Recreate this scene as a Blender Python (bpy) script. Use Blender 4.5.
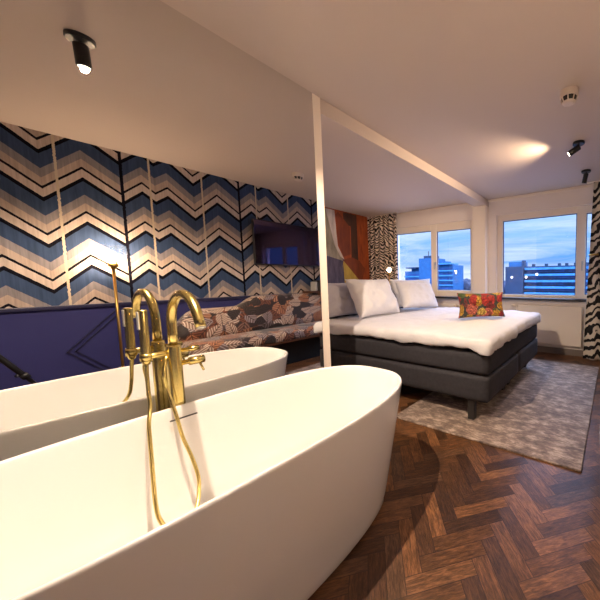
import bpy, bmesh, math, random
from mathutils import Vector, Matrix, noise
random.seed(7)
sc = bpy.context.scene
C = sc.collection
PI = math.pi
for o in list(bpy.data.objects):
    bpy.data.objects.remove(o)

# ------------------------------------------------------------------ camera
CAMX, CAMZ = 1.9209, 1.2199
cam = bpy.data.cameras.new('camera')
cam.sensor_fit = 'HORIZONTAL'; cam.sensor_width = 36.0
cam.lens = 289.373 / 600 * 36.0
cam.shift_x = -0.25; cam.shift_y = 0.0
cam.clip_start = 0.02; cam.clip_end = 2000
co = bpy.data.objects.new('camera', cam); C.objects.link(co)
r3 = Vector((0.87038302, 0.49228104, -0.00963247))
u3 = Vector((-0.02901714, 0.07081372, 0.99706741))
f3 = Vector((-0.49151949, 0.86755104, -0.07591965))
M = Matrix(((r3.x, u3.x, -f3.x, CAMX), (r3.y, u3.y, -f3.y, 0), (r3.z, u3.z, -f3.z, CAMZ), (0, 0, 0, 1)))
co.matrix_world = M
sc.camera = co
sc.view_settings.view_transform = 'Standard'; sc.view_settings.look = 'None'
sc.view_settings.exposure = 0.22; sc.view_settings.gamma = 1.0
sc.view_settings.use_curve_mapping = False
sc.cycles.use_denoising = True
sc.cycles.sample_clamp_indirect = 60.0
sc.cycles.max_bounces = 10; sc.cycles.diffuse_bounces = 6; sc.cycles.glossy_bounces = 6
sc.cycles.transparent_max_bounces = 12
sc.cycles.blur_glossy = 0.3

# ------------------------------------------------------------------ light levels (tune here)
SKY = 1.38
WARM = (1.0, 0.72, 0.47)
P_TUB, P_BED = 215.0, 108.0
WARM_TUB = (1.0, 0.79, 0.60)
P_FLOORLAMP, P_BEDLAMP = 30.0, 14.0

# ------------------------------------------------------------------ node helpers
class NT:
    def __init__(s, tree): s.t = tree; s.n = tree.nodes; s.l = tree.links
    def node(s, kind, **kw):
        n = s.n.new(kind)
        for k, v in kw.items(): setattr(n, k, v)
        return n
    def put(s, sock, v):
        if isinstance(v, bpy.types.NodeSocket): s.l.new(v, sock)
        elif v is not None: sock.default_value = v
    def m(s, op, a, b=None, c=None):
        n = s.node('ShaderNodeMath', operation=op)
        s.put(n.inputs[0], a); s.put(n.inputs[1], b)
        if c is not None: s.put(n.inputs[2], c)
        return n.outputs[0]
    def vm(s, op, a, b=None):
        n = s.node('ShaderNodeVectorMath', operation=op)
        s.put(n.inputs[0], a); s.put(n.inputs[1], b)
        return n.outputs[0]
    def sep(s, v):
        n = s.node('ShaderNodeSeparateXYZ'); s.put(n.inputs[0], v); return n.outputs
    def comb(s, x=0.0, y=0.0, z=0.0):
        n = s.node('ShaderNodeCombineXYZ'); s.put(n.inputs[0], x); s.put(n.inputs[1], y); s.put(n.inputs[2], z); return n.outputs[0]
    def coord(s): return s.node('ShaderNodeTexCoord').outputs['Object']
    def noise(s, v, scale=5.0, detail=3.0, rough=0.5, dist=0.0, out='Fac'):
        n = s.node('ShaderNodeTexNoise'); s.put(n.inputs['Vector'], v)
        n.inputs['Scale'].default_value = scale; n.inputs['Detail'].default_value = detail
        n.inputs['Roughness'].default_value = rough; n.inputs['Distortion'].default_value = dist
        return n.outputs[out]
    def ramp(s, fac, stops, interp='LINEAR'):
        n = s.node('ShaderNodeValToRGB'); s.put(n.inputs[0], fac); r = n.color_ramp; r.interpolation = interp
        while len(r.elements) < len(stops): r.elements.new(0.5)
        for e, (p, c) in zip(r.elements, stops):
            e.position = p; e.color = (*c, 1) if len(c) == 3 else c
        return n.outputs[0]
    def mix(s, fac, a, b, blend='MIX'):
        n = s.node('ShaderNodeMix', data_type='RGBA', blend_type=blend)
        s.put(n.inputs[0], fac)
        for i, v in ((6, a), (7, b)):
            if isinstance(v, tuple) and len(v) == 3: v = (*v, 1)
            s.put(n.inputs[i], v)
        return n.outputs[2]

def srgb(r, g, b):
    f = lambda c: (c / 255 / 12.92) if c / 255 <= 0.04045 else ((c / 255 + 0.055) / 1.055) ** 2.4
    return (f(r), f(g), f(b))

MATS = {}
def mat(name, color=(0.8, 0.8, 0.8), rough=0.5, metal=0.0, spec=0.5, emit=None, estr=0.0, sheen=0.0, bump=None, build=None, coat=0.0):
    if name in MATS: return MATS[name]
    m = bpy.data.materials.new(name); m.use_nodes = True
    nt = NT(m.node_tree); b = m.node_tree.nodes['Principled BSDF']
    b.inputs['Base Color'].default_value = (*color, 1); b.inputs['Roughness'].default_value = rough
    b.inputs['Metallic'].default_value = metal; b.inputs['Specular IOR Level'].default_value = spec
    b.inputs['Coat Weight'].default_value = coat
    if sheen: b.inputs['Sheen Weight'].default_value = sheen
    if emit:
        b.inputs['Emission Color'].default_value = (*emit, 1); b.inputs['Emission Strength'].default_value = estr
    if bump:
        sc_, st = bump
        bn = nt.node('ShaderNodeBump'); bn.inputs['Strength'].default_value = st; bn.inputs['Distance'].default_value = 0.01
        nt.l.new(nt.noise(nt.coord(), sc_, 4), bn.inputs['Height']); nt.l.new(bn.outputs[0], b.inputs['Normal'])
    if build: build(nt, b)
    MATS[name] = m
    return m

def vary(c1, c2, scale, detail=4, stretch=(1, 1, 1), rough=None):
    def f(nt, b):
        v = nt.vm('MULTIPLY', nt.coord(), stretch)
        fac = nt.noise(v, scale, detail, 0.6)
        nt.l.new(nt.ramp(fac, [(0.3, c1), (0.7, c2)]), b.inputs['Base Color'])
    return f

# --- chevron wallpaper: one zigzag repeat is 1.085 m wide and 0.415 m tall
def build_chevron(nt, b):
    s = nt.sep(nt.coord()); Y, Z = s[1], s[2]
    t = nt.m('DIVIDE', nt.m('FLOORED_MODULO', nt.m('SUBTRACT', Y, 1.0), 1.085), 1.085)
    lo, hi = 2.0, 2.4
    kn = [(0, 2.121), (.16, 2.276), (.263, 2.188), (.367, 2.276), (.605, 2.064), (.842, 2.306), (1.085, 2.121)]
    stops = [(a / 1.085, ((z - lo) / (hi - lo),) * 3) for a, z in kn]
    g = nt.ramp(t, stops)
    f = nt.m('MULTIPLY_ADD', g, hi - lo, lo)
    wob = nt.m('MULTIPLY', nt.m('SUBTRACT', nt.noise(nt.vm('MULTIPLY', nt.coord(), (1, 40, 40)), 1, 2), .5), .008)
    d = nt.m('DIVIDE', nt.m('FLOORED_MODULO', nt.m('ADD', nt.m('SUBTRACT', f, Z), nt.m('ADD', wob, .011)), .415), .415)
    blk, tan, blue, grey, tan2 = srgb(14, 14, 26), srgb(196, 180, 170), srgb(58, 75, 106), srgb(138, 132, 136), srgb(182, 164, 152)
    q = lambda x: x / .415
    col = nt.ramp(d, [(0, blk), (q(.024), tan), (q(.098), blk), (q(.135), blue), (q(.262), grey), (q(.342), tan2)], 'CONSTANT')
    br = nt.noise(nt.vm('MULTIPLY', nt.coord(), (1, 60, 4)), 1.0, 4, .6)
    col = nt.mix(1.0, col, nt.ramp(br, [(.25, (.68, .68, .68)), (.75, (1.1, 1.1, 1.1))]), 'MULTIPLY')
    # paste lines between the strips
    tm = nt.m('MULTIPLY', t, 1.085)
    jag = nt.m('MULTIPLY', nt.m('SUBTRACT', nt.noise(nt.comb(0.0, 0.0, nt.m('MULTIPLY', Z, 45.0)), 1, 2), .5), .02)
    for pos in (.225, .69):
        line = nt.m('LESS_THAN', nt.m('ABSOLUTE', nt.m('SUBTRACT', nt.m('ADD', tm, jag), pos)), .008)
        col = nt.mix(line, col, srgb(190, 175, 155))
    line = nt.m('LESS_THAN', nt.m('ABSOLUTE', nt.m('SUBTRACT', nt.m('ADD', tm, jag), .012)), .012)
    col = nt.mix(line, col, blk)
    nt.l.new(col, b.inputs['Base Color'])

# --- herringbone parquet, strips 0.073 x 0.292 m at 45 degrees
def build_floor(nt, b):
    w, n = .0725, 4.0
    s = nt.sep(nt.vm('SUBTRACT', nt.coord(), (.032, -.010, 0)))
    a = nt.m('DIVIDE', nt.m('ADD', nt.m('ADD', s[0], s[1]), 20.0), w * 1.41421)
    c = nt.m('DIVIDE', nt.m('ADD', nt.m('SUBTRACT', s[1], s[0]), 20.0), w * 1.41421)
    i, j = nt.m('FLOOR', a), nt.m('FLOOR', c)
    k = nt.m('FLOORED_MODULO', nt.m('SUBTRACT', i, j), 2 * n)
    hor = nt.m('LESS_THAN', k, n - .5)
    ver = nt.m('SUBTRACT', 1.0, hor)
    # start cell of each strip
    ih = nt.m('SUBTRACT', i, k); jv = nt.m('SUBTRACT', j, nt.m('SUBTRACT', 2 * n - 1, k))
    sel = lambda h, v: nt.m('ADD', nt.m('MULTIPLY', hor, h), nt.m('MULTIPLY', ver, v))
    along = sel(nt.m('SUBTRACT', a, ih), nt.m('SUBTRACT', c, jv))
    across = sel(nt.m('SUBTRACT', c, j), nt.m('SUBTRACT', a, i))
    idv = nt.comb(sel(ih, i), sel(j, jv), hor)
    wn = nt.node('ShaderNodeTexWhiteNoise'); wn.noise_dimensions = '3D'; nt.l.new(idv, wn.inputs['Vector'])
    rnd = wn.outputs['Value']
    gv = nt.comb(nt.m('MULTIPLY', along, .5), nt.m('MULTIPLY', across, 3.2), nt.m('MULTIPLY', rnd, 50.0))
    grain = nt.noise(gv, 2.2, 6, .65, .8)
    fine = nt.noise(nt.comb(nt.m('MULTIPLY', along, 1.2), nt.m('MULTIPLY', across, 30.0), nt.m('MULTIPLY', rnd, 50.0)), 2.0, 4, .7)
    base = nt.ramp(rnd, [(0, srgb(68, 44, 28)), (.35, srgb(108, 73, 45)), (.7, srgb(134, 92, 58)), (1, srgb(90, 66, 48))])
    col = nt.mix(1.0, base, nt.ramp(grain, [(.25, (.25, .23, .22)), (.48, (.85, .84, .82)), (.72, (1.8, 1.75, 1.7))]), 'MULTIPLY')
    col = nt.mix(.8, col, nt.ramp(fine, [(.32, (.3, .3, .3)), (.64, (1.3, 1.3, 1.3))]), 'MULTIPLY')
    worn = nt.noise(nt.coord(), 3.5, 5, .7)
    col = nt.mix(1.0, col, nt.ramp(worn, [(.3, (.62, .6, .6)), (.7, (1.25, 1.22, 1.2))]), 'MULTIPLY')
    e1 = nt.m('MINIMUM', across, nt.m('SUBTRACT', 1.0, across))
    e2 = nt.m('MINIMUM', along, nt.m('SUBTRACT', n, along))
    edge = nt.m('LESS_THAN', nt.m('MINIMUM', e1, e2), .022)
    col = nt.mix(nt.m('MULTIPLY', edge, .75), col, srgb(36, 22, 16))
    nt.l.new(col, b.inputs['Base Color'])
    nt.l.new(nt.m('MULTIPLY_ADD', grain, .25, .30), b.inputs['Roughness'])
    bn = nt.node('ShaderNodeBump'); bn.inputs['Strength'].default_value = .25; bn.inputs['Distance'].default_value = .004
    nt.l.new(nt.m('SUBTRACT', fine, edge), bn.inputs['Height']); nt.l.new(bn.outputs[0], b.inputs['Normal'])

def build_zebra(freq, warp, vee, x0, half, light=(215, 205, 190)):
    def f(nt, b):
        s = nt.sep(nt.coord())
        x, z = s[0], s[2]
        v = nt.m('ABSOLUTE', nt.m('SUBTRACT', nt.m('FLOORED_MODULO', nt.m('SUBTRACT', x, x0), 2 * half), half))
        n1 = nt.m('SUBTRACT', nt.noise(nt.comb(x, 0.0, z), 5.0, 1, .4), .5)
        n2 = nt.m('SUBTRACT', nt.noise(nt.comb(nt.m('MULTIPLY', x, 2.0), 0.0, z), 11.0, 1, .4), .5)
        ph = nt.m('ADD', nt.m('ADD', z, nt.m('MULTIPLY', v, vee)), nt.m('ADD', nt.m('MULTIPLY', n1, warp), nt.m('MULTIPLY', n2, warp * .35)))
        w = nt.m('SINE', nt.m('MULTIPLY', ph, freq))
        nt.l.new(nt.ramp(nt.m('MULTIPLY_ADD', w, .5, .5), [(0, srgb(*light)), (.47, srgb(*light)), (.53, srgb(14, 11, 12))]), b.inputs['Base Color'])
    return f

def build_leaves(nt, b):
    p0 = nt.coord()
    sp0 = nt.sep(p0)
    p = nt.comb(sp0[1], nt.m('MULTIPLY_ADD', sp0[0], .8, sp0[2]), 0.0)     # along the bench, and up/outward
    p = nt.vm('ADD', p, nt.vm('MULTIPLY', nt.vm('SUBTRACT', nt.noise(p, 5, 2, .5, 0, 'Color'), (.5, .5, .5)), (.06, .06, 0)))
    def layer(off, scale):
        q = nt.vm('ADD', p, off)
        vo = nt.node('ShaderNodeTexVoronoi'); vo.voronoi_dimensions = '2D'; vo.inputs['Scale'].default_value = scale; nt.l.new(q, vo.inputs['Vector'])
        r = nt.sep(vo.outputs['Color'])
        ang = nt.m('MULTIPLY', r[0], 6.283)
        loc = nt.sep(nt.vm('MULTIPLY', nt.vm('SUBTRACT', q, vo.outputs['Position']), (scale, scale, scale)))
        ca, sa = nt.m('COSINE', ang), nt.m('SINE', ang)
        yy = nt.m('ADD', nt.m('MULTIPLY', loc[0], ca), nt.m('MULTIPLY', loc[1], sa))
        xx = nt.m('ABSOLUTE', nt.m('SUBTRACT', nt.m('MULTIPLY', loc[1], ca), nt.m('MULTIPLY', loc[0], sa)))
        vein = nt.m('SINE', nt.m('MULTIPLY', nt.m('SUBTRACT', yy, nt.m('MULTIPLY', xx, 1.2)), 26.0))
        mask = nt.m('GREATER_THAN', nt.m('MULTIPLY_ADD', nt.m('MULTIPLY', yy, yy), -.62, .42), xx)
        return r, vein, mask, xx
    col = srgb(44, 34, 36)
    pals = ([(0, srgb(150, 116, 104)), (.3, srgb(196, 138, 104)), (.6, srgb(134, 122, 128)), (.8, srgb(112, 76, 60))],
            [(0, srgb(206, 152, 116)), (.25, srgb(190, 182, 184)), (.5, srgb(140, 86, 62)), (.72, srgb(226, 212, 200)), (.88, srgb(120, 108, 112))],
            [(0, srgb(226, 206, 190)), (.3, srgb(196, 136, 98)), (.55, srgb(60, 50, 52)), (.75, srgb(170, 160, 166))])
    for off, scale, pal in (((0, 0, 0), 5.0, pals[0]), ((.37, .21, 0), 5.2, pals[1]), ((.11, .53, 0), 6.4, pals[2])):
        r, vein, mask, xx = layer(off, scale)
        base = nt.ramp(r[1], pal, 'CONSTANT')
        lf = nt.mix(nt.ramp(vein, [(.4, (0, 0, 0)), (.7, (1, 1, 1))]), nt.mix(1.0, base, (.36, .28, .26), 'MULTIPLY'), base)
        lf = nt.mix(nt.m('LESS_THAN', xx, .022), lf, srgb(40, 28, 26))
        col = nt.mix(mask, col, lf)
    nt.l.new(col, b.inputs['Base Color'])

def build_floral(nt, b):
    p = nt.coord()
    wv = nt.vm('ADD', p, nt.vm('MULTIPLY', nt.vm('SUBTRACT', nt.noise(p, 26, 3, .6, 0, 'Color'), (.5, .5, .5)), (.075, .075, .075)))
    vo = nt.node('ShaderNodeTexVoronoi'); vo.inputs['Scale'].default_value = 10.0; nt.l.new(wv, vo.inputs['Vector'])
    r = nt.sep(vo.outputs['Color'])
    base = nt.ramp(r[0], [(0, srgb(178, 40, 34)), (.28, srgb(196, 150, 44)), (.5, srgb(84, 110, 58)), (.66, srgb(214, 116, 96)), (.8, srgb(120, 30, 34)), (.9, srgb(222, 190, 90))], 'CONSTANT')
    ring = nt.m('SINE', nt.m('MULTIPLY', vo.outputs['Distance'], 34.0))
    col = nt.mix(nt.ramp(ring, [(.3, (0, 0, 0)), (.7, (1, 1, 1))]), nt.mix(1.0, base, (.3, .25, .25), 'MULTIPLY'), base)
    col = nt.mix(nt.ramp(vo.outputs['Distance'], [(.58, (0, 0, 0)), (.70, (1, 1, 1))]), col, srgb(38, 44, 40))
    nt.l.new(col, b.inputs['Base Color'])

def build_rug(nt, b):
    p = nt.coord()
    n1 = nt.noise(nt.vm('MULTIPLY', p, (1, 2.6, 1)), 7, 5, .7)
    n2 = nt.noise(nt.vm('MULTIPLY', p, (3, 9, 1)), 9, 4, .7)
    n3 = nt.noise(p, 9, 3, .6)
    f = nt.m('ADD', nt.m('ADD', nt.m('MULTIPLY', n1, .5), nt.m('MULTIPLY', n2, .35)), nt.m('MULTIPLY', n3, .30))
    nt.l.new(nt.ramp(f, [(.46, srgb(82, 68, 62)), (.57, srgb(130, 110, 98)), (.70, srgb(206, 186, 168))]), b.inputs['Base Color'])
    bn = nt.node('ShaderNodeBump'); bn.inputs['Strength'].default_value = .5; bn.inputs['Distance'].default_value = .006
    nt.l.new(f, bn.inputs['Height']); nt.l.new(bn.outputs[0], b.inputs['Normal'])

def glass_mat(name, tint=(1, 1, 1), refl=.04):
    m = bpy.data.materials.new(name); m.use_nodes = True
    nt = NT(m.node_tree); nt.n.clear()
    out = nt.node('ShaderNodeOutputMaterial'); tr = nt.node('ShaderNodeBsdfTransparent'); gl = nt.node('ShaderNodeBsdfGlossy')
    tr.inputs[0].default_value = (*tint, 1); gl.inputs['Roughness'].default_value = 0.0
    fr = nt.node('ShaderNodeLayerWeight'); fr.inputs[0].default_value = .5
    mx = nt.node('ShaderNodeMixShader')
    nt.l.new(nt.m('MULTIPLY_ADD', nt.m('POWER', fr.outputs['Facing'], 5.0), .7, refl), mx.inputs[0]); nt.l.new(tr.outputs[0], mx.inputs[1]); nt.l.new(gl.outputs[0], mx.inputs[2])
    nt.l.new(mx.outputs[0], out.inputs[0]); MATS[name] = m
    return m

# ------------------------------------------------------------------ world: dusk sky with cloud streaks
w = bpy.data.worlds.new('dusk_sky'); sc.world = w; w.use_nodes = True
nt = NT(w.node_tree); nt.n.clear()
out = nt.node('ShaderNodeOutputWorld'); bg = nt.node('ShaderNodeBackground')
dirv = nt.node('ShaderNodeTexCoord').outputs['Generated']
s = nt.sep(dirv)
el = s[2]
band = nt.ramp(nt.m('MULTIPLY_ADD', el, 2.0, .5), [(.46, srgb(110, 150, 215)), (.495, srgb(212, 216, 236)), (.54, srgb(206, 216, 240)), (.60, srgb(84, 144, 226)), (.70, srgb(104, 160, 232)), (.86, srgb(150, 188, 242)), (1.0, srgb(160, 190, 245))])
cv = nt.comb(nt.m('DIVIDE', s[0], nt.m('ADD', nt.m('ABSOLUTE', s[1]), .15)), 0.0, nt.m('MULTIPLY', el, 9.0))
cl = nt.noise(cv, 2.3, 6, .6, .7)
cmask = nt.ramp(cl, [(.40, (0, 0, 0)), (.66, (1, 1, 1))])
col = nt.mix(nt.m('MULTIPLY', cmask, .8), band, srgb(196, 210, 244))
col = nt.mix(nt.ramp(nt.noise(cv, 4.5, 4, .6, .4), [(.5, (0, 0, 0)), (.75, (.55, .55, .55))]), col, srgb(126, 156, 212))
nt.l.new(col, bg.inputs[0])
hi = nt.m('MULTIPLY_ADD', nt.m('MINIMUM', nt.m('MAXIMUM', nt.m('MULTIPLY', nt.m('SUBTRACT', el, .24), 4.0), 0.0), 1.0), 8.5, 1.0)  # unseen sky overhead brightened to add fill light indoors
nt.l.new(nt.m('MULTIPLY', hi, SKY), bg.inputs[1])
nt.l.new(bg.outputs[0], out.inputs[0])

# ------------------------------------------------------------------ mesh helpers
def link(name, bm, m, parent=None, smooth=False, bevel=0.0, seg=2, kind=None, label=None):
    bmesh.ops.recalc_face_normals(bm, faces=bm.faces[:])
    me = bpy.data.meshes.new(name); bm.to_mesh(me); bm.free()
    for mm in (m if isinstance(m, (list, tuple)) else [m]): me.materials.append(mm)
    o = bpy.data.objects.new(name, me); C.objects.link(o)
    if smooth:
        for p in me.polygons: p.use_smooth = True
    if bevel:
        md = o.modifiers.new('bevel', 'BEVEL'); md.width = bevel; md.segments = seg; md.limit_method = 'ANGLE'; md.angle_limit = math.radians(40)
        md.harden_normals = False
    if parent is not None:
        o.parent = parent
        o.location = -Vector(parent.get('origin', (0, 0, 0)))
    if kind: o['kind'] = kind
    if label: o['label'] = label
    return o
def thing(name, label, cat, loc=(0, 0, 0), group=None):
    o = bpy.data.objects.new(name, None); C.objects.link(o); o.empty_display_size = .1
    o.location = loc; o['origin'] = tuple(float(v) for v in loc)
    o['label'] = label; o['category'] = cat
    if group: o['group'] = group
    return o
def tag(o, label, cat, group=None):
    o['label'] = label; o['category'] = cat
    if group: o['group'] = group
    return o
def clean_origin():
    for o in C.objects:
        if 'origin' in o: del o['origin']
def B(): return bmesh.new()
def box(bm, x0, x1, y0, y1, z0, z1, mi=0):
    vs = [bm.verts.new((x, y, z)) for x in (x0, x1) for y in (y0, y1) for z in (z0, z1)]
    for f in ((0, 1, 3, 2), (4, 6, 7, 5), (0, 4, 5, 1), (2, 3, 7, 6), (0, 2, 6, 4), (1, 5, 7, 3)):
        bm.faces.new([vs[i] for i in f]).material_index = mi
    return bm
def ring_frame(d):
    d = d.normalized(); a = Vector((0, 0, 1)) if abs(d.z) < .9 else Vector((1, 0, 0))
    x = d.cross(a).normalized(); return x, d.cross(x).normalized()
def tube(bm, pts, rad, n=16, cap=True):
    pts = [Vector(p) for p in pts]; R = rad if isinstance(rad, (list, tuple)) else [rad] * len(pts)
    rings = []; px = None
    for i, p in enumerate(pts):
        d = (pts[min(i + 1, len(pts) - 1)] - pts[max(i - 1, 0)])
        if px is None: x, y = ring_frame(d)
        else:
            dn = d.normalized(); x = (px - dn * px.dot(dn)).normalized(); y = dn.cross(x)
        px = x
        rings.append([bm.verts.new(p + (x * math.cos(a) + y * math.sin(a)) * R[i]) for a in [2 * PI * k / n for k in range(n)]])
    for r0, r1 in zip(rings, rings[1:]):
        for k in range(n): bm.faces.new((r0[k], r0[(k + 1) % n], r1[(k + 1) % n], r1[k]))
    if cap: bm.faces.new(rings[0][::-1]); bm.faces.new(rings[-1])
    return bm
def lathe(bm, c, prof, n=32, close=False):
    c = Vector(c); rings = []
    for r, z in prof:
        rings.append([bm.verts.new(c + Vector((r * math.cos(2 * PI * k / n), r * math.sin(2 * PI * k / n), z))) for k in range(n)])
    for r0, r1 in zip(rings, rings[1:]):
        for k in range(n): bm.faces.new((r0[k], r0[(k + 1) % n], r1[(k + 1) % n], r1[k]))
    if close: bm.faces.new(rings[0][::-1]); bm.faces.new(rings[-1])
    return bm
def spline(pts, n=8):
    P = [Vector(p) for p in pts]; P = [P[0] * 2 - P[1]] + P + [P[-1] * 2 - P[-2]]; o = []
    for i in range(1, len(P) - 2):
        for k in range(n):
            t = k / n; a, b, c, d = P[i - 1:i + 3]
            o.append(.5 * ((2 * b) + (c - a) * t + (2 * a - 5 * b + 4 * c - d) * t * t + (3 * b - a - 3 * c + d) * t ** 3))
    o.append(P[-2]); return o
def ball(bm, c, r, sx=1, sy=1, sz=1, u=20, v=12):
    bmesh.ops.create_uvsphere(bm, u_segments=u, v_segments=v, radius=r, matrix=Matrix.Translation(c) @ Matrix.Diagonal((sx, sy, sz, 1)))
    return bm
def softbox(bm, x0, x1, y0, y1, z0, z1, r, res=.05, amp=0.0, fs=3.0, seed=0, fn=None):
    """a box with rounded edges and gently uneven cloth surface"""
    dims = Vector(((x1 - x0) / 2, (y1 - y0) / 2, (z1 - z0) / 2)); c = Vector(((x0 + x1) / 2, (y0 + y1) / 2, (z0 + z1) / 2))
    N = [max(2, int(round(2 * d / res))) for d in dims]
    N = [max(n, 6) for n in N]
    V = {}
    def vert(i, j, k):
        key = (i, j, k)
        if key not in V:
            p = Vector((-dims.x + 2 * dims.x * i / N[0], -dims.y + 2 * dims.y * j / N[1], -dims.z + 2 * dims.z * k / N[2]))
            rr = min(r, dims.x, dims.y, dims.z) * .999
            q = Vector([max(-(d - rr), min(d - rr, v)) for v, d in zip(p, dims)])
            e = p - q
            if e.length > 1e-9: p = q + e.normalized() * rr; nn = e.normalized()
            else: nn = Vector((0, 0, 1))
            g = p + c
            if amp: g = g + nn * amp * noise.fractal(g * fs + Vector((seed, seed, 0)), .6, 2.0, 4)
            if fn: g = fn(g)
            V[key] = bm.verts.new(g)
        return V[key]
    for a in range(3):
        b_, c_ = [x for x in range(3) if x != a]
        for side in (0, N[a]):
            for i in range(N[b_]):
                for j in range(N[c_]):
                    q = []
                    for di, dj in ((0, 0), (1, 0), (1, 1), (0, 1)):
                        idx = [0, 0, 0]; idx[a] = side; idx[b_] = i + di; idx[c_] = j + dj
                        q.append(vert(*idx))
                    bm.faces.new(q)
    return bm
def pillow_bm(a, b, T, seed=0, n=26, amp=.012):
    """pillow in its own plane: x wide, z tall, y thick"""
    bm = B(); top = {}; bot = {}
    for i in range(n + 1):
        for j in range(n + 1):
            x = -1 + 2 * i / n; y = -1 + 2 * j / n
            X = a * x * (1 - .09 * (1 - y * y) * abs(x)); Z = b * y * (1 - .09 * (1 - x * x) * abs(y))
            h = T * (max(0, (1 - x ** 4)) * max(0, (1 - y ** 4))) ** .55
            wr = amp * noise.fractal(Vector((X * 6 + seed, Z * 6, seed)), .7, 2.0, 4) * min(1, h / T * 1.5)
            rim = i in (0, n) or j in (0, n)
            top[i, j] = bm.verts.new((X, -h + wr if not rim else 0, Z))
            bot[i, j] = top[i, j] if rim else bm.verts.new((X, h + wr, Z))
    for i in range(n):
        for j in range(n):
            bm.faces.new((top[i, j], top[i + 1, j], top[i + 1, j + 1], top[i, j + 1]))
            f = (bot[i, j], bot[i, j + 1], bot[i + 1, j + 1], bot[i + 1, j])
            try: bm.faces.new(f)
            except ValueError: pass
    return bm
def struct(name, bm, m, **kw): return link(name, bm, m, kind='structure', **kw)

# ------------------------------------------------------------------ materials
paint = mat('warm_white_paint', srgb(240, 230, 222), .75)
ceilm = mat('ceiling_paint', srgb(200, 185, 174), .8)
trimw = mat('cream_trim', srgb(238, 226, 212), .45)
navy = mat('navy_panel_paint', srgb(50, 52, 106), .4, spec=.3)
navyd = mat('navy_moulding_paint', srgb(26, 28, 66), .4)
parquet = mat('herringbone_parquet', rough=.4, build=build_floor)
wallp = mat('chevron_wallpaper', rough=.85, spec=.08, build=build_chevron)
mirrorm = mat('mirror_silver', (.80, .79, .77), 0.0, 1.0)
acryl = mat('white_acrylic', (.74, .73, .715), .12, coat=.3)
gold = mat('brushed_brass', (.72, .57, .20), .27, 1.0)
goldd = mat('aged_brass', (.66, .42, .12), .3, 1.0)
black = mat('black_metal', (.012, .012, .013), .35, spec=.4)
blackp = mat('black_plastic', (.015, .014, .016), .45)
screenm = mat('black_screen', (.003, .003, .005), .03, spec=.5, build=lambda nt, b: (setattr(b.inputs['IOR'], 'default_value', 1.75), setattr(b.inputs['Specular Tint'], 'default_value', (.62, .45, 1.0, 1))))
greyplast = mat('grey_plastic', (.45, .44, .42), .4)
linen = mat('white_cotton', (.70, .69, .71), .85, sheen=.2, bump=(40, .18))
shadelinen = mat('shade_tinted_cotton', (.42, .40, .45), .85, sheen=.2, bump=(40, .18))  # white cotton with the shade at the near side put into its colour
boxfab = mat('charcoal_upholstery', rough=.8, build=vary(srgb(40, 39, 44), srgb(54, 52, 58), 30))
legm = mat('dark_stained_leg', (.02, .018, .018), .5)
rugm = mat('taupe_viscose_rug', rough=.7, sheen=.3, build=build_rug)
leaf = mat('tropical_leaf_velvet', rough=.65, sheen=.2, build=build_leaves)
floral = mat('floral_fabric', rough=.75, build=build_floral)
zebraR = mat('zebra_print_cloth', rough=.8, build=build_zebra(50, .26, .9, 1.56, .17))
zebraL = mat('small_zebra_print_cloth', rough=.8, build=build_zebra(96, .24, 1.1, -2.8, .075, (228, 210, 194)))
wooddk = mat('walnut_board', rough=.45, build=vary(srgb(66, 38, 24), srgb(104, 62, 40), 8, 5, (1, 8, 8)))
sillm = mat('dark_stone_sill', (.03, .028, .032), .35)
radm = mat('white_radiator_enamel', srgb(232, 222, 208), .4)
pvc = mat('cream_window_frame', srgb(242, 230, 214), .4)
alum = mat('brushed_aluminium', (.62, .60, .56), .3, 1.0)
glass = glass_mat('window_glass', (.96, .98, 1.0))
lampglass = glass_mat('clear_lamp_glass', (.99, .98, .96))
bulbm = mat('glowing_bulb', (1, 1, 1), emit=WARM, estr=P_FLOORLAMP / (PI * 4 * PI * .036 ** 2))
bulbs = mat('small_glowing_bulb', (1, 1, 1), emit=WARM, estr=P_BEDLAMP / (PI * 4 * PI * .030 ** 2))
lensm = mat('glowing_spot_lens', (1, 1, 1), emit=(1.0, .86, .66), estr=9)
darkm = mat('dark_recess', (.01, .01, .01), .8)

H = 2.55; W = 2.5576; D = 2.7716; YW = 4.78; YB = -1.7
# ------------------------------------------------------------------ room shell
struct('floor', box(B(), -D - .1, W + .1, YB - .1, YW + .2, -.1, 0), parquet)
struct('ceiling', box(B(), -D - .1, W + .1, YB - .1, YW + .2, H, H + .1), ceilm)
struct('wall_right', box(B(), W, W + .1, YB - .1, YW + .2, 0, H), wallp)
struct('wall_left', box(B(), -D - .1, -D, 1.4, YW + .2, 0, H), paint)
bm = B(); box(bm, -.2, 0, YB, 1.48, 0, H); box(bm, -D, -.2, 1.38, 1.48, 0, H)
struct('wall_mirror', bm, trimw)
struct('wall_rear', box(B(), -.2, W, YB - .1, YB, 0, H), navy)
W1 = (-2.14, -.29, .87, 2.26); W2 = (.14, 2.46, .85, 2.28)
bm = B()
box(bm, -D, W1[0], YW, YW + .2, 0, H); box(bm, W1[0], W1[1], YW, YW + .2, 0, W1[2]); box(bm, W1[0], W1[1], YW, YW + .2, W1[3], H)
box(bm, W1[1], W2[0], YW, YW + .2, 0, H)
box(bm, W2[0], W2[1], YW, YW + .2, 0, W2[2]); box(bm, W2[0], W2[1], YW, YW + .2, W2[3], H); box(bm, W2[1], W, YW, YW + .2, 0, H)
struct('wall_window', bm, paint)
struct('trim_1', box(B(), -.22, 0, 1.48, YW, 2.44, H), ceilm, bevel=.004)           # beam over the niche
struct('trim_2', box(B(), -.25, -.005, YW - .14, YW, 0, 2.44), trimw, bevel=.006)      # pilaster under the beam
bm = B(); box(bm, .0, W, YW - .035, YW, H - .035, H); box(bm, -D, -.22, YW - .02, YW, H - .02, H)
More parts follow.
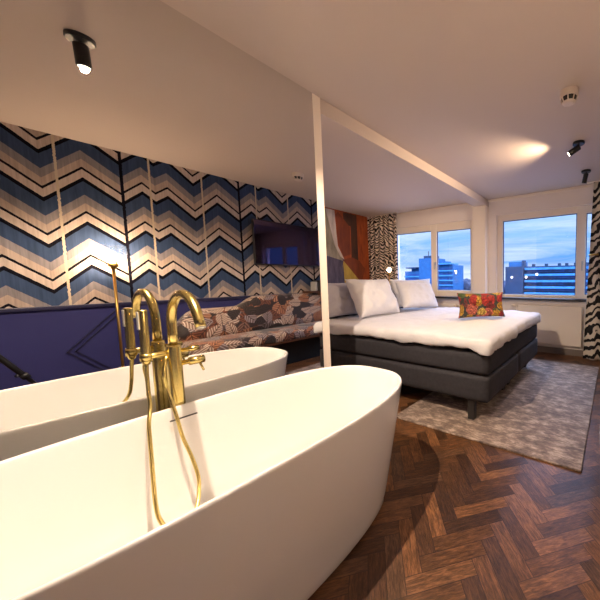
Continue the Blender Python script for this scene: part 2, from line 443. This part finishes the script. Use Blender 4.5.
struct('trim_3', bm, trimw, bevel=.004)                                             # cornice over the windows
bm = B(); box(bm, -D, -.25, YW - .015, YW, 0, .10); box(bm, 0, W, YW - .015, YW, 0, .10)
struct('baseboard_window', bm, mat('grey_skirting', srgb(120, 108, 100), .5), bevel=.003)
# navy wainscot with lozenge mouldings
bm = B(); box(bm, W - .018, W, YB, YW, 0, .97)
struct('trim_4', bm, navy)
bm = B(); box(bm, W - .045, W, YB, YW, .965, 1.0)
struct('trim_5', bm, navyd, bevel=.006)
def moulding(bm, pts, wd=.012, dp=.010):
    n = len(pts)
    for i in range(n):
        (y0, z0), (y1, z1) = pts[i], pts[(i + 1) % n]
        d = Vector((0, y1 - y0, z1 - z0)).normalized(); nrm = Vector((0, -d.z, d.y)) * wd / 2
        a, b = Vector((W - .018, y0, z0)) - d * wd / 2, Vector((W - .018, y1, z1)) + d * wd / 2
        vs = []
        for p in (a, b):
            for sx in (0, -dp):
                for sn in (-1, 1): vs.append(bm.verts.new(p + nrm * sn + Vector((sx, 0, 0))))
        for f in ((0, 1, 3, 2), (4, 6, 7, 5), (0, 4, 5, 1), (2, 3, 7, 6), (0, 2, 6, 4), (1, 5, 7, 3)): bm.faces.new([vs[k] for k in f])
bm = B()
for cy in (.9, -.19, -1.27):
    for k in (1.0, .86):
        moulding(bm, [(cy - .345 * k, .557), (cy, .557 + .385 * k), (cy + .345 * k, .557), (cy, .557 - .385 * k)])
struct('trim_6', bm, navyd)

# ------------------------------------------------------------------ windows
def window(idx, x0, x1, z0, z1, mull, panes, handle):
    fy0, fy1 = YW + .05, YW + .12
    bm = B()
    px0, px1 = panes[0][0], panes[-1][1]; pz0, pz1 = panes[0][2], panes[0][3]
    box(bm, x0, px0, fy0, fy1, z0, z1); box(bm, px1, x1, fy0, fy1, z0, z1)
    for a, b_, c, d in panes:
        box(bm, a, b_, fy0, fy1, z0, c); box(bm, a, b_, fy0, fy1, d, z1)
    for a, b_ in mull: box(bm, a, b_, fy0, fy1, z0, z1)
    fr = struct('window_%d' % idx, bm, pvc, bevel=.006)
    for a, b_, c, d in panes:
        link('pane', box(B(), a, b_, fy0 + .03, fy0 + .036, c, d), glass, fr)
        g = B()
        for q in ((a, a + .012, c, d), (b_ - .012, b_, c, d), (a, b_, c, c + .012), (a, b_, d - .012, d)): box(g, q[0], q[1], fy0 + .022, fy0 + .044, q[2], q[3])
        link('gasket', g, mat('dark_gasket', srgb(70, 84, 120), .5), fr)
    for hx, hz in handle:
        bm = B(); box(bm, hx - .014, hx + .014, fy0 - .012, fy0, hz - .03, hz + .035); box(bm, hx - .010, hx + .010, fy0 - .045, fy0 - .010, hz + .008, hz + .026)
        box(bm, hx - .011, hx + .011, fy0 - .05, fy0 - .035, hz - .11, hz + .026)
        link('handle', bm, alum, fr, bevel=.004)
    return fr
window(1, W1[0], W1[1], W1[2], W1[3], [(-1.235, -1.105)], [(-2.11, -1.235, .975, 2.145), (-1.105, -.375, .985, 2.12)], [(-1.135, 1.50)])
window(2, W2[0], W2[1], W2[2], W2[3], [(1.405, 1.535)], [(.235, 1.405, .928, 2.18), (1.535, 2.36, .945, 2.165)], [(1.495, 1.42)])
struct('trim_7', box(B(), W1[0] - .02, W1[1] + .02, YW - .09, YW + .05, W1[2] - .035, W1[2]), sillm, bevel=.006)
struct('trim_8', box(B(), W2[0] - .03, W2[1] + .04, YW - .09, YW + .05, W2[2] - .0, W2[2] + .035), sillm, bevel=.006)
for x0, x1, z0, z1 in (W1, W2):
    L = bpy.data.lights.new('window_portal', 'AREA'); L.shape = 'RECTANGLE'; L.size = x1 - x0; L.size_y = z1 - z0
    L.cycles.is_portal = True
    o = bpy.data.objects.new('window_portal', L); C.objects.link(o)
    o.location = ((x0 + x1) / 2, YW + .16, (z0 + z1) / 2); o.rotation_euler = (-PI / 2, 0, 0)

# ------------------------------------------------------------------ view outside
facade = mat('dusk_tinted_concrete', rough=.85, build=vary(srgb(14, 70, 112), srgb(24, 84, 128), .4))  # the blue of the dusk light is put into the facade colours
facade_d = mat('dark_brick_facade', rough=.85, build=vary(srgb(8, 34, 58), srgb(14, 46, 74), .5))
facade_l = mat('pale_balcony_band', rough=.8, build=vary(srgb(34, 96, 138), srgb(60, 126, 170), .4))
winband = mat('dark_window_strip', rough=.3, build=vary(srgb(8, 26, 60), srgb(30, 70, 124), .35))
glowdot = mat('warm_glow_dot', (1, .8, .6), emit=(1.0, .62, .45), estr=.9)
YO = 140.0
def ox(r): return CAMX + r * YO
def oz(k): return CAMZ + k * YO
ba = thing('office_tower', 'stepped dusk-blue office tower with antenna seen through the left window', 'building', (ox(-.67), YO, -26))
link('core_tower', box(B(), ox(-.715), ox(-.645), YO, YO + 14, -26, oz(.082)), facade, ba)
link('penthouse', box(B(), ox(-.70), ox(-.655), YO + 2, YO + 9, oz(.082), oz(.093)), facade_d, ba)
link('antenna', tube(B(), [(ox(-.685), YO + 4, oz(.09)), (ox(-.685), YO + 4, oz(.113))], .22, 8), blackp, ba)
for x0, x1, top in ((-.80, -.715, .030), (-.645, -.56, .052)):
    wg = link('wing', box(B(), ox(x0), ox(x1), YO + 2, YO + 15, -26, oz(top)), facade, ba)
    k = top - .012
    while k > -.07:
        bb = link('window_strip', box(B(), ox(x0) + .6, ox(x1) - .6, YO + 1.7, YO + 2.1, oz(k) - 1.0, oz(k)), winband, ba)
        link('balcony_band', box(B(), ox(x0), ox(x1), YO + 1.2, YO + 2.0, oz(k) - 1.9, oz(k) - 1.1), facade_l, ba)
        k -= .0195
link('roof_slab', box(B(), ox(-.785), ox(-.73), YO, YO + 9, oz(.042), oz(.047)), facade_d, ba)
link('roof_storey', box(B(), ox(-.77), ox(-.715), YO + 3, YO + 10, oz(.030), oz(.042)), facade, ba)
link('roof_slab', box(B(), ox(-.645), ox(-.565), YO, YO + 10, oz(.054), oz(.059)), facade_l, ba)
link('roof_storey', box(B(), ox(-.64), ox(-.60), YO + 3, YO + 10, oz(.052), oz(.068)), facade, ba)
bb_ = thing('apartment_block', 'long flat-roofed dusk-blue apartment block with balconies through right window', 'building', (ox(-.2), YO, -26))
link('stair_tower', box(B(), ox(-.336), ox(-.272), YO - 1, YO + 12, -26, oz(.037)), facade_d, bb_)
link('lift_house', box(B(), ox(-.328), ox(-.276), YO + 1, YO + 9, oz(.037), oz(.054)), facade, bb_)
link('chimney', box(B(), ox(-.280), ox(-.270), YO, YO + 3, oz(.03), oz(.058)), facade_d, bb_)
link('wall', box(B(), ox(-.272), ox(.16), YO + 1, YO + 13, -26, oz(.037)), facade_d, bb_)
k = .037
while k > -.07:
    link('balcony_band', box(B(), ox(-.268), ox(.16), YO - .9, YO + .9, oz(k) - 1.7, oz(k) - .7), facade_l, bb_)
    bm = box(B(), ox(-.262), ox(.15), YO + .7, YO + 1.02, oz(k) - 2.9, oz(k) - 1.5)
    link('window_strip', bm, winband, bb_)
    k -= .021
for r in (-.25, -.207, -.165, -.142, -.115, -.08, -.04, .0):
    link('chimney', box(B(), ox(r), ox(r + .009), YO + 3, YO + 5, oz(.037), oz(.0455)), facade_d, bb_)
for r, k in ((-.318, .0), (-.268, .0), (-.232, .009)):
    link('glow_dot', ball(B(), (ox(r) + .8, YO - 1.0, oz(k)), .62, 1, .25, 1), glowdot, bb_, smooth=True)  # small warm glowing dots added in front of the facade
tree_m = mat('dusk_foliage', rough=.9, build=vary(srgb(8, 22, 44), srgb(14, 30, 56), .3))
bm = B(); random.seed(3)
for i in range(150):
    r = -1.0 + i * .0088
    h = 4.0 + 3.0 * noise.noise(Vector((i * .21, 0, 0)))
    if -.56 < r < -.33: h += 4
    ball(bm, (CAMX + r * 175 + random.uniform(-1, 1), 175 + random.uniform(-6, 6), -9.5 + h * .5), 3.2 + random.random() * 1.6, 1, 1, .9 + random.random() * .6, 8, 6)
    tube(bm, [(CAMX + r * 175, 175, -26), (CAMX + r * 175, 175, -8)], 2.6, 6)
tl = link('tree_line', bm, tree_m, smooth=True); tl['kind'] = 'stuff'; tl['label'] = 'dark row of distant trees along the horizon outside'; tl['category'] = 'trees'
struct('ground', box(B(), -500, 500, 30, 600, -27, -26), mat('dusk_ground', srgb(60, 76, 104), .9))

# ------------------------------------------------------------------ mirror
tag(link('wall_mirror_panel', box(B(), .0005, .006, YB + .02, 1.4126, .0, H - .002), mirrorm), 'huge frameless wall mirror behind the bathtub, floor to ceiling', 'mirror')

# ------------------------------------------------------------------ art wall in the niche
def paintm(n, a, b): return mat(n, rough=.7, build=vary(srgb(*a), srgb(*b), 3.0, 5, (1, 5, 1.2)))
pm = [paintm('mural_orange', (124, 54, 22), (174, 84, 36)), paintm('mural_umber', (50, 30, 20), (80, 46, 28)), paintm('mural_bone', (168, 156, 146), (212, 200, 188)),
      paintm('mural_slate', (52, 46, 70), (96, 86, 104)), paintm('mural_mustard', (150, 122, 42), (196, 166, 74)), paintm('mural_rust', (98, 44, 22), (134, 62, 28)), paintm('mural_olive', (120, 112, 92), (166, 156, 138))]
bm = B(); lay = [0]
def poly(pts, mi):
    lay[0] += 1; x = -D + .012 + .0006 * lay[0]
    bm.faces.new([bm.verts.new((x, y, z)) for y, z in pts]).material_index = mi
box(bm, -D + .0005, -D + .012, 1.5, YW - .005, .6, H - .001, 0)
poly([(1.6, .7), (3.95, .7), (4.0, 1.62), (3.5, 1.68), (3.2, 1.6), (1.6, 1.75)], 3)
poly([(1.6, 1.7), (3.2, 1.62), (3.6, 1.66), (3.98, 1.58), (3.86, 1.88), (3.80, 2.53), (1.6, 2.53)], 6)
poly([(3.62, 2.53), (3.82, 2.53), (3.85, 2.10), (3.87, 1.86), (4.02, 1.60), (3.92, 1.66), (3.80, 1.86)], 2)
poly([(4.02, 2.53), (4.36, 2.53), (4.38, 1.60), (4.20, 1.64), (4.20, 2.28), (4.02, 2.30)], 1)
poly([(3.84, 2.45), (3.90, 2.52), (4.18, 2.26), (4.18, 1.72), (4.0, 1.66), (3.88, 1.88)], 5)
poly([(4.40, 2.52), (4.76, 2.50), (4.76, 1.30), (4.55, 1.45), (4.42, 1.65)], 0)
poly([(3.98, 1.60), (4.20, 1.66), (4.40, 1.60), (4.55, 1.44), (4.45, 1.10), (4.40, .75), (4.35, 1.18)], 5)
poly([(3.78, .72), (3.99, 1.58), (4.44, 1.14), (4.5, .72)], 4)
poly([(3.70, .72), (3.88, 1.15), (3.98, 1.52), (4.02, .72)], 3)
mu = link('mural', bm, pm)
tag(mu, 'painted wall panel of orange, bone and mustard facets behind the bed', 'wall art')

# ------------------------------------------------------------------ bathtub
TC = (.578, .53); NEXP = 2.8
def sring(bm, a, b, z, n=112):
    vs = []
    for k in range(n):
        t = 2 * PI * k / n; c, s_ = math.cos(t), math.sin(t)
        vs.append(bm.verts.new((TC[0] + a * math.copysign(abs(c) ** (2 / NEXP), c), TC[1] + b * math.copysign(abs(s_) ** (2 / NEXP), s_), z)))
    return vs
def tub_loft(bm, prof, n=112):
    R = [sring(bm, *p, n) for p in prof]
    for r0, r1 in zip(R, R[1:]):
        for k in range(n): bm.faces.new((r0[k], r0[(k + 1) % n], r1[(k + 1) % n], r1[k]))
    bm.faces.new(R[0][::-1]); bm.faces.new(R[-1])
tub_prof = [(.370, .730, .012), (.374, .735, .020), (.378, .742, .06), (.393, .775, .2), (.409, .812, .36), (.424, .845, .52), (.4325, .864, .61),
            (.4335, .867, .622), (.432, .866, .629), (.429, .863, .6325), (.425, .859, .633), (.420, .854, .632), (.4165, .850, .628), (.4145, .846, .62),
            (.410, .835, .58), (.402, .815, .5), (.388, .775, .38), (.368, .72, .27), (.34, .665, .20), (.30, .60, .155), (.24, .50, .137), (.12, .25, .13), (.03, .06, .128)]
bm = B(); tub_loft(bm, tub_prof)
tub = link('bathtub', bm, acryl, smooth=True)
tag(tub, 'white oval freestanding bathtub standing before the wall mirror', 'bathtub')
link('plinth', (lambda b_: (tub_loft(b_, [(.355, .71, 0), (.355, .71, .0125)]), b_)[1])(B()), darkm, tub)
# overflow slot on the mirror side of the basin
bm = B(); box(bm, .1785, .1875, .475, .575, .578, .584)
link('overflow_slot', bm, blackp, tub, bevel=.002, label='thin dark overflow slot')
link('drain_plug', lathe(B(), (TC[0], TC[1], .128), [(.034, 0), (.034, .004), (.028, .008), (.001, .009)], 24, True), alum, tub, smooth=True)

# ------------------------------------------------------------------ brass bath filler
FX, FY = .106, .531
fa = thing('bath_faucet', 'floor-standing brushed brass bath tap with arched spout and hand shower', 'faucet', (FX, FY, 0))
link('base_plate', lathe(B(), (FX, FY, 0), [(.001, 0), (.052, 0), (.052, .008), (.046, .012), (.03, .013)], 32, True), gold, fa, smooth=True)
link('column', lathe(B(), (FX, FY, 0), [(.0270, .012), (.0270, .905), (.0255, .915), (.018, .917)], 32), gold, fa, smooth=True)
R_ = .150; zc = 1.012
pts = [(FX, FY, .913), (FX, FY, .97)] + [(FX + R_ - R_ * math.cos(t), FY, zc + R_ * math.sin(t)) for t in [math.radians(a) for a in range(0, 153, 8)]]
t = math.radians(152); e = Vector(pts[-1]); d = Vector((math.sin(t), 0, math.cos(t)))
pts += [tuple(e + d * .035), tuple(e + d * .065)]
sp = link('spout', tube(B(), pts, .0180, 24), gold, fa, smooth=True)
e2 = e + d * .065
link('aerator', tube(B(), [tuple(e2 - d * .002), tuple(e2 + d * .005)], .0145, 20), alum, sp, smooth=True)
link('holder_arm', tube(B(), [(FX, FY, .882), (FX, .46, .880), (FX + .001, .425, .879)], [.0145, .0135, .0125], 18), gold, fa, smooth=True)
link('holder_ring', tube(B(), [(FX, .436, .862), (FX, .436, .896)], .0205, 20), gold, fa, smooth=True)
hs = link('hand_shower', tube(B(), [(FX, .436, .845), (FX, .436, .862), (FX, .4362, .9), (FX, .437, 1.085), (FX, .437, 1.092)], [.012, .0155, .0158, .0158, .0145], 22), gold, fa, smooth=True)
bm = B(); box(bm, FX - .010, FX + .010, .4180, .4230, 1.005, 1.085)
link('spray_face', bm, greyplast, hs, bevel=.003, label='pale grey spray strip')
link('diverter_knob', tube(B(), [(FX, FY + .02, .884), (FX, FY + .055, .884), (FX, FY + .056, .884), (FX, FY + .092, .884)], [.009, .009, .0135, .0135], 18), gold, fa, smooth=True)
lv = link('mixer_handle', tube(B(), [(FX, FY + .02, .822), (FX, FY + .052, .822), (FX, FY + .053, .822), (FX, FY + .112, .822)], [.012, .012, .0195, .0195], 22), gold, fa, smooth=True)
link('lever_pin', tube(B(), [(FX, FY + .094, .81), (FX + .012, FY + .105, .765)], [.0052, .0045], 12), gold, lv, smooth=True)
hp = [(FX, .436, .852), (.110, .433, .80), (.122, .430, .73), (.150, .425, .665), (.195, .405, .60), (.245, .392, .50), (.292, .380, .41), (.335, .370, .335),
      (.375, .366, .285), (.415, .375, .252), (.450, .400, .228), (.455, .425, .222), (.435, .450, .236), (.405, .475, .258), (.366, .498, .290), (.318, .516, .340), (.268, .514, .42), (.222, .503, .505), (.190, .497, .60),
      (.162, .494, .658), (.138, .488, .72), (.134, .482, .79), (.120, .495, .850), (.106, .505, .872)]
link('hose', tube(B(), spline(hp, 8), .0072, 12), gold, fa, smooth=True)

# ------------------------------------------------------------------ rug
def rugfn(g): return g
bm = B(); box(bm, .27, 1.7775, 1.8934, 4.277, .0, .013)
tag(link('rug', bm, rugm, bevel=.005), 'taupe mottled rectangular rug partly under the bed', 'rug')

# ------------------------------------------------------------------ bed
BX, BY0, BY1, BM = 1.0585, 2.1291, 3.9055, 3.02; HX = -1.16
bed = thing('bed', 'wide charcoal upholstered box-spring bed', 'bed', ((BX + HX) / 2, BM, 0))
for y0, y1 in ((BY0, BM - .004), (BM + .004, BY1)):
    link('bed_base', softbox(B(), HX, BX, y0, y1, .19, .412, .022, .07), boxfab, bed, smooth=True)
link('mattress', softbox(B(), HX, BX - .004, BY0 + .004, BY1 - .004, .418, .608, .03, .07), boxfab, bed, smooth=True)
for x in (.89, -1.02):
    for y in (BY0 + .06, BM - .09, BM + .09, BY1 - .07):
        bm = B(); box(bm, x - .03, x + .03, y - .03, y + .03, .0145 if x > .27 else .0, .195)
        link('leg', bm, legm, bed, bevel=.004)
def duv(g):
    # hang a little lower and fuller at the foot corner and along the front edge
    if g.z < .68:
        ed = max(0, (2.128 - g.y) / .04) + max(0, (g.x - 1.06) / .04)
        g.z -= .022 * min(1.5, ed) * (1 + math.sin(g.x * 7.0 + g.y * 3) * .8)
    g.z += .028 * max(0.0, min(1.0, (g.y - 2.2) / 1.0)) * (1 if g.z > .69 else 0) * max(0.0, min(1.0, (g.x + .75) / .5))
    return g
bm = softbox(B(), HX + .03, 1.10, 2.085, 3.95, .631, .733, .055, .03, .016, 4.6, 3, duv)
tag(link('duvet', bm, linen, smooth=True), 'white duvet spread over the wide bed', 'duvet')
hb = link('headboard', box(B(), HX - .32, HX - .02, 1.95, 4.25, 0, 1.135), wooddk, bevel=.01)
tag(hb, 'brown low headboard wall with shelf top behind the pillows', 'headboard')
link('padded_panel', softbox(B(), HX - .03, HX - .004, 2.0, 4.2, .45, 1.10, .015, .08), boxfab, hb, smooth=True)
def pillow(name, m, label, loc, a, b_, T, yaw, tilt, seed, cat='pillow', group='white pillows on the bed', roll=0):
    o = link(name, pillow_bm(a, b_, T, seed, 34, .022), m, smooth=True)
    # local -Y is the visible face; yaw 90 deg makes it face +X (towards the foot)
    o.rotation_euler = (Matrix.Rotation(yaw, 4, 'Z') @ Matrix.Rotation(tilt, 4, 'X') @ Matrix.Rotation(roll, 4, 'Y')).to_euler()
    o.location = loc
    tag(o, label, cat, group)
    return o
Rd = math.radians
pillow('pillow', shadelinen, 'shade-tinted white pillow at the near side against the headboard', (-1.05, 2.47, .968), .33, .222, .085, Rd(90), Rd(-9), 1, group=None)
pillow('pillow', linen, 'large white pillow in front of the shade-tinted one', (-.77, 2.77, .985), .36, .262, .115, Rd(88), Rd(-27), 5)
pillow('pillow', linen, 'white pillow at the back near the far bedside lamp', (-.93, 3.80, .985), .39, .235, .08, Rd(68), Rd(-16), 9)
pillow('pillow', linen, 'white pillow leaning in front of the far back pillow', (-.67, 3.58, .966), .35, .214, .11, Rd(78), Rd(-29), 14, roll=Rd(3))
pillow('cushion', floral, 'small floral cushion in red, mustard and green on the duvet', (.62, 3.01, .912), .275, .145, .075, Rd(40), Rd(-16), 21, 'cushion', None)

# bedside lamp standing on the headboard shelf
bx, by = -1.33, 3.70
bl = thing('bedside_lamp', 'small brass lamp with glowing bulb on the headboard shelf', 'lamp', (bx, by, 1.135))
link('base', lathe(B(), (bx, by, 1.135), [(.001, 0), (.06, 0), (.06, .012), (.02, .02), (.012, .03)], 28, True), goldd, bl, smooth=True)
link('stem', lathe(B(), (bx, by, 1.135), [(.009, .02), (.009, .14), (.022, .15), (.022, .185), (.014, .19)], 20), goldd, bl, smooth=True)
link('bulb', ball(B(), (bx, by, 1.365), .030), bulbs, bl, smooth=True)

# ------------------------------------------------------------------ floor lamp by the chevron wall
fx, fy = 2.44, .873
fl = thing('floor_lamp', 'slim brass floor lamp with lit clear glass shade by chevron wall', 'lamp', (fx, fy, 0))
link('base', lathe(B(), (fx, fy, 0), [(.001, 0), (.095, 0), (.095, .012), (.02, .02), (.012, .03)], 32, True), goldd, fl, smooth=True)
link('pole', tube(B(), [(fx, fy, .02), (fx, fy, 1.345)], .0105, 14), goldd, fl, smooth=True)
link('socket', lathe(B(), (fx, fy, 1.34), [(.001, 0), (.018, 0), (.02, .02), (.036, .022), (.036, .052), (.028, .06), (.001, .062)], 24), goldd, fl, smooth=True)
link('bulb', ball(B(), (fx, fy, 1.455), .036), bulbm, fl, smooth=True)
link('glass_shade', lathe(B(), (fx, fy, 1.40), [(.03, 0), (.075, .012), (.098, .05), (.106, .10), (.103, .16), (.098, .175)], 36), lampglass, fl, smooth=True)

# ------------------------------------------------------------------ television
tv = thing('television', 'black flat television hung on the chevron wallpaper', 'television', (W, 2.78, 1.76))
link('body', box(B(), W - .058, W - .014, 2.225, 3.34, 1.435, 2.075), blackp, tv, bevel=.006)
link('screen', box(B(), W - .0595, W - .0575, 2.235, 3.33, 1.452, 2.065), screenm, tv)
link('wall_bracket', box(B(), W - .015, W - .001, 2.6, 2.95, 1.6, 1.9), blackp, tv)

# ------------------------------------------------------------------ banquette
be = thing('banquette', 'long leaf-patterned upholstered bench along the chevron wall', 'bench', (2.2, 2.2, 0))
ys = [1.30 + i * (3.28 - 1.30) / 44 for i in range(45)]
def front_x(y):       # front edge of the seat, bowed towards the room
    t_ = (y - 1.30) / 1.98
    return 1.975 - .10 * min(1, t_ * 9) ** .6 + .012 * math.sin(PI * t_)
def back_top(y):
    s1 = min(1, max(0, (y - 1.30) / .22)); s2 = min(1, max(0, (y - 1.93) / .25)); sm = lambda q: q * q * (3 - 2 * q)
    return .68 + .19 * math.sin(s1 * PI / 2) + .125 * sm(s2)
def extr(bm, sect):
    R = [[bm.verts.new(p) for p in sect(y)] for y in ys]; n = len(R[0])
    for r0, r1 in zip(R, R[1:]):
        for k in range(n): bm.faces.new((r0[k], r0[(k + 1) % n], r1[(k + 1) % n], r1[k]))
    bm.faces.new(R[0][::-1]); bm.faces.new(R[-1]); return bm
def seat_sec(y):
    f = front_x(y); z0, z1 = .40, .525
    ends = min(1, (y - 1.295) / .05, (3.285 - y) / .03); z1 = .50 + .03 * max(0, ends)
    return [(2.50, y, z0), (2.50, y, z1), (f + .06, y, z1), (f + .025, y, z1 - .008), (f + .006, y, z1 - .03), (f, y, z1 - .05), (f + .004, y, z0 + .015), (f + .02, y, z0)]
link('seat_cushion', extr(B(), seat_sec), leaf, be, smooth=True)
def back_sec(y):
    z1 = back_top(y)
    return [(2.535, y, .50), (2.535, y, z1), (2.44, y, z1), (2.405, y, z1 - .015), (2.385, y, z1 - .05), (2.34, y, .62), (2.33, y, .50)]
link('backrest', extr(B(), back_sec), leaf, be, smooth=True)
def plat_sec(y):
    f = front_x(y) + .012
    return [(2.53, y, .372), (2.53, y, .399), (f, y, .399), (f, y, .372)]
link('seat_board', extr(B(), plat_sec), wooddk, be)
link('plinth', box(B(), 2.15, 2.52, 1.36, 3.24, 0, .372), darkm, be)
sh = tag(link('wall_shelf', box(B(), 2.28, 2.535, 2.93, 4.1, 1.001, 1.028), wooddk, bevel=.004), 'walnut shelf on top of the navy panelling beneath the television', 'shelf')
ap = thing('coffee_machine', 'small black appliance with a pale strip standing on walnut shelf', 'appliance', (2.42, 3.15, 1.028))
link('body', softbox(B(), 2.35, 2.50, 3.09, 3.26, 1.028, 1.20, .02, .02), blackp, ap, smooth=True)
link('water_tank', box(B(), 2.36, 2.49, 3.055, 3.092, 1.03, 1.18), greyplast, ap, bevel=.006, label='pale translucent tank')
link('spout', tube(B(), [(2.36, 3.17, 1.15), (2.325, 3.17, 1.145), (2.32, 3.17, 1.12)], .012, 12), alum, ap, smooth=True)

# ------------------------------------------------------------------ radiators
def radiator(x0, x1, z0, z1, vx, label):
    y1 = YW - .03; y0 = y1 - .075
    r = thing('radiator', label, 'radiator', ((x0 + x1) / 2, y1, z0), None)
    link('panel', box(B(), x0, x1, y0, y1 - .01, z0, z1), radm, r, bevel=.008)
    bm = B()
    for k in range(int((x1 - x0 - .06) / .03)):
        box(bm, x0 + .03 + k * .03, x0 + .042 + k * .03, y0 + .012, y1 - .022, z1 - .001, z1 + .003)
    link('grille', bm, greyplast, r)
    bm = B()
    for x in (x0 + .15, x1 - .15): link('bracket', box(B(), x - .02, x + .02, y1 - .012, YW - .002, z0 + .1, z1 - .08), radm, r)
    vz = z1 - .015
    link('valve', tube(B(), [(vx, y0 + .035, vz), (vx - .055, y0 + .035, vz), (vx - .056, y0 + .035, vz), (vx - .11, y0 + .035, vz)], [.012, .012, .021, .02], 16), radm, r, smooth=True)
    link('pipe', tube(B(), [(vx - .03, y0 + .04, vz), (vx - .03, y0 + .04, .0)], .009, 10), radm, r, smooth=True)
radiator(.55, 1.52, .165, .768, .55, 'white panel radiator under the right window beside the bed')
o = radiator(-1.95, -.62, .165, .73, -.60 + .12, 'white radiator under the left window, mostly hidden behind bed')

# ------------------------------------------------------------------ curtains
def curtain(name, m, label, x0t, x1t, x0b, x1b, y, ztop, zbot, folds, amp, grp, tie=None):
    bm = B(); nu, nv = 120, 40; G_ = []
    for j in range(nv + 1):
        v = j / nv; z = ztop + (zbot - ztop) * v; row = []
        for i in range(nu + 1):
            u = i / nu; x = (x0t + (x1t - x0t) * u) * (1 - v) + (x0b + (x1b - x0b) * u) * v
            yy = y + amp * (.6 + .4 * v) * math.sin(u * folds * 2 * PI + .5 * math.sin(v * 2)) + .012 * noise.noise(Vector((u * 9, v * 3, 2)))
            row.append(bm.verts.new((x, yy, z)))
        G_.append(row)
    for j in range(nv):
        for i in range(nu): bm.faces.new((G_[j][i], G_[j][i + 1], G_[j + 1][i + 1], G_[j + 1][i]))
    o = link(name, bm, m, smooth=True)
    md = o.modifiers.new('thickness', 'SOLIDIFY'); md.thickness = .004
    tag(o, label, 'curtain', grp)
    link('rail', box(B(), min(x0t, x0b), max(x1t, x1b), y - .015, y + .015, ztop, H - .001), trimw, o)
    return o
curtain('curtain', zebraL, 'small-patterned black and cream zebra curtain beside the left window', -2.755, -1.962, -2.755, -1.962, YW - .11, 2.535, .02, 6, .035, None)
cr = curtain('curtain', zebraR, 'bold black and cream zebra curtain right of the radiator', 1.635, 2.50, 1.55, 2.50, YW - .15, 2.535, .012, 5, .03, None)
link('tieback', tube(B(), [(1.60, YW - .17, 1.53), (1.64, YW - .205, 1.525), (1.72, YW - .21, 1.53)], .012, 10), goldd, cr, smooth=True, label='brass tieback hook')

# ------------------------------------------------------------------ ceiling fittings
def ceiling_spot(x, y, dirv, power, label, cone=100, blend=.6, color=WARM):
    d = Vector(dirv).normalized()
    t_ = thing('ceiling_spotlight', label, 'spotlight', (x, y, H), 'black ceiling spotlights')
    link('ceiling_plate', lathe(B(), (x, y, H - .022), [(.001, 0), (.052, 0), (.056, .004), (.056, .022), (.001, .022)], 32), black, t_, smooth=False, bevel=0)
    j = Vector((x, y, H - .035))
    link('joint', ball(tube(B(), [(x, y, H - .021), (x, y, H - .045)], .011, 12), j - Vector((0, 0, .008)), .016), black, t_, smooth=True)
    a = j - Vector((0, 0, .012)) - d * .012; b_ = a + d * .115
    hd = link('lamp_head', tube(B(), [a, a + d * .004, b_ - d * .004, b_], [.026, .0295, .0295, .0275], 24), black, t_, smooth=False)
    if not power:
        link('lens', tube(B(), [b_ - d * .004, b_ + d * .0015], .0225, 20), screenm, hd)
    else:
        link('lens', tube(B(), [b_ - d * .004, b_ + d * .0015], .0225, 20), lensm, hd)
        L = bpy.data.lights.new('spot_beam', 'SPOT'); L.energy = power; L.color = color; L.spot_size = Rd(cone); L.spot_blend = blend; L.shadow_soft_size = .014
        o = bpy.data.objects.new('spot_beam', L); C.objects.link(o); o.location = b_ + d * .012
        o.rotation_euler = d.to_track_quat('-Z', 'Y').to_euler()
    return t_
ceiling_spot(.67, .478, (.04, .05, -1), P_TUB, 'lit black ceiling spotlight over bathtub, seen in the mirror', 148, .3, WARM_TUB)
ceiling_spot(1.575, 3.235, (-.86, -.10, -.50), P_BED, 'lit black ceiling spotlight between smoke detector and unlit spotlight', 124, .75)
ceiling_spot(1.575, 4.12, (-.22, .16, -.95), 0, 'unlit black ceiling spotlight nearest the window and zebra curtain')
sd = thing('smoke_detector', 'white round smoke detector on the ceiling', 'smoke detector', (1.60, 2.335, H))
link('base', lathe(B(), (1.60, 2.335, H - .045), [(.001, 0), (.060, 0), (.064, .006), (.064, .045), (.001, .045)], 36), mat('detector_plastic', srgb(214, 200, 188), .5), sd)
link('vent_ring', lathe(B(), (1.60, 2.335, H - .075), [(.001, 0), (.042, 0), (.052, .0305), (.001, .0305)], 32), blackp, sd)
bm = B()
for k in range(8):
    a = k * PI / 4; tube(bm, [(1.60 + .044 * math.cos(a), 2.335 + .044 * math.sin(a), H - .08), (1.60 + .058 * math.cos(a), 2.335 + .058 * math.sin(a), H - .044)], .0045, 6)
lathe(bm, (1.60, 2.335, H - .088), [(.001, 0), (.03, 0), (.044, .008), (.046, .014), (.001, .014)], 28)
link('cap', bm, mat('detector_plastic'), sd)

# ------------------------------------------------------------------ tripod that carries the camera, seen only in the mirror
tp = thing('tripod', 'black tripod leg with clamp reflected at the mirror left edge', 'tripod', (1.95, -.2, 0))
ap_ = Vector((1.95, -.01, 1.02))
link('centre_column', tube(B(), [ap_ - Vector((0, 0, .25)), ap_ + Vector((0, 0, .06))], .016, 14), black, tp, smooth=True)
link('head', softbox(B(), 1.90, 2.0, -.06, .04, 1.06, 1.11, .015, .02), black, tp, smooth=True)
for q in ((1.95, .56, .0), (1.55, -.62, .0), (2.35, -.62, .0)):
    q = Vector(q); lg = link('leg', tube(B(), [ap_, ap_.lerp(q, .5), ap_.lerp(q, .505), q], [.017, .017, .0125, .0125], 14), black, tp, smooth=True)
    c = ap_.lerp(q, .5)
    link('clamp', ball(tube(B(), [c - (q - ap_).normalized() * .02, c + (q - ap_).normalized() * .02], .022, 12), c + Vector((.0, -.03, .012)), .014), black, lg, smooth=True)
clean_origin()
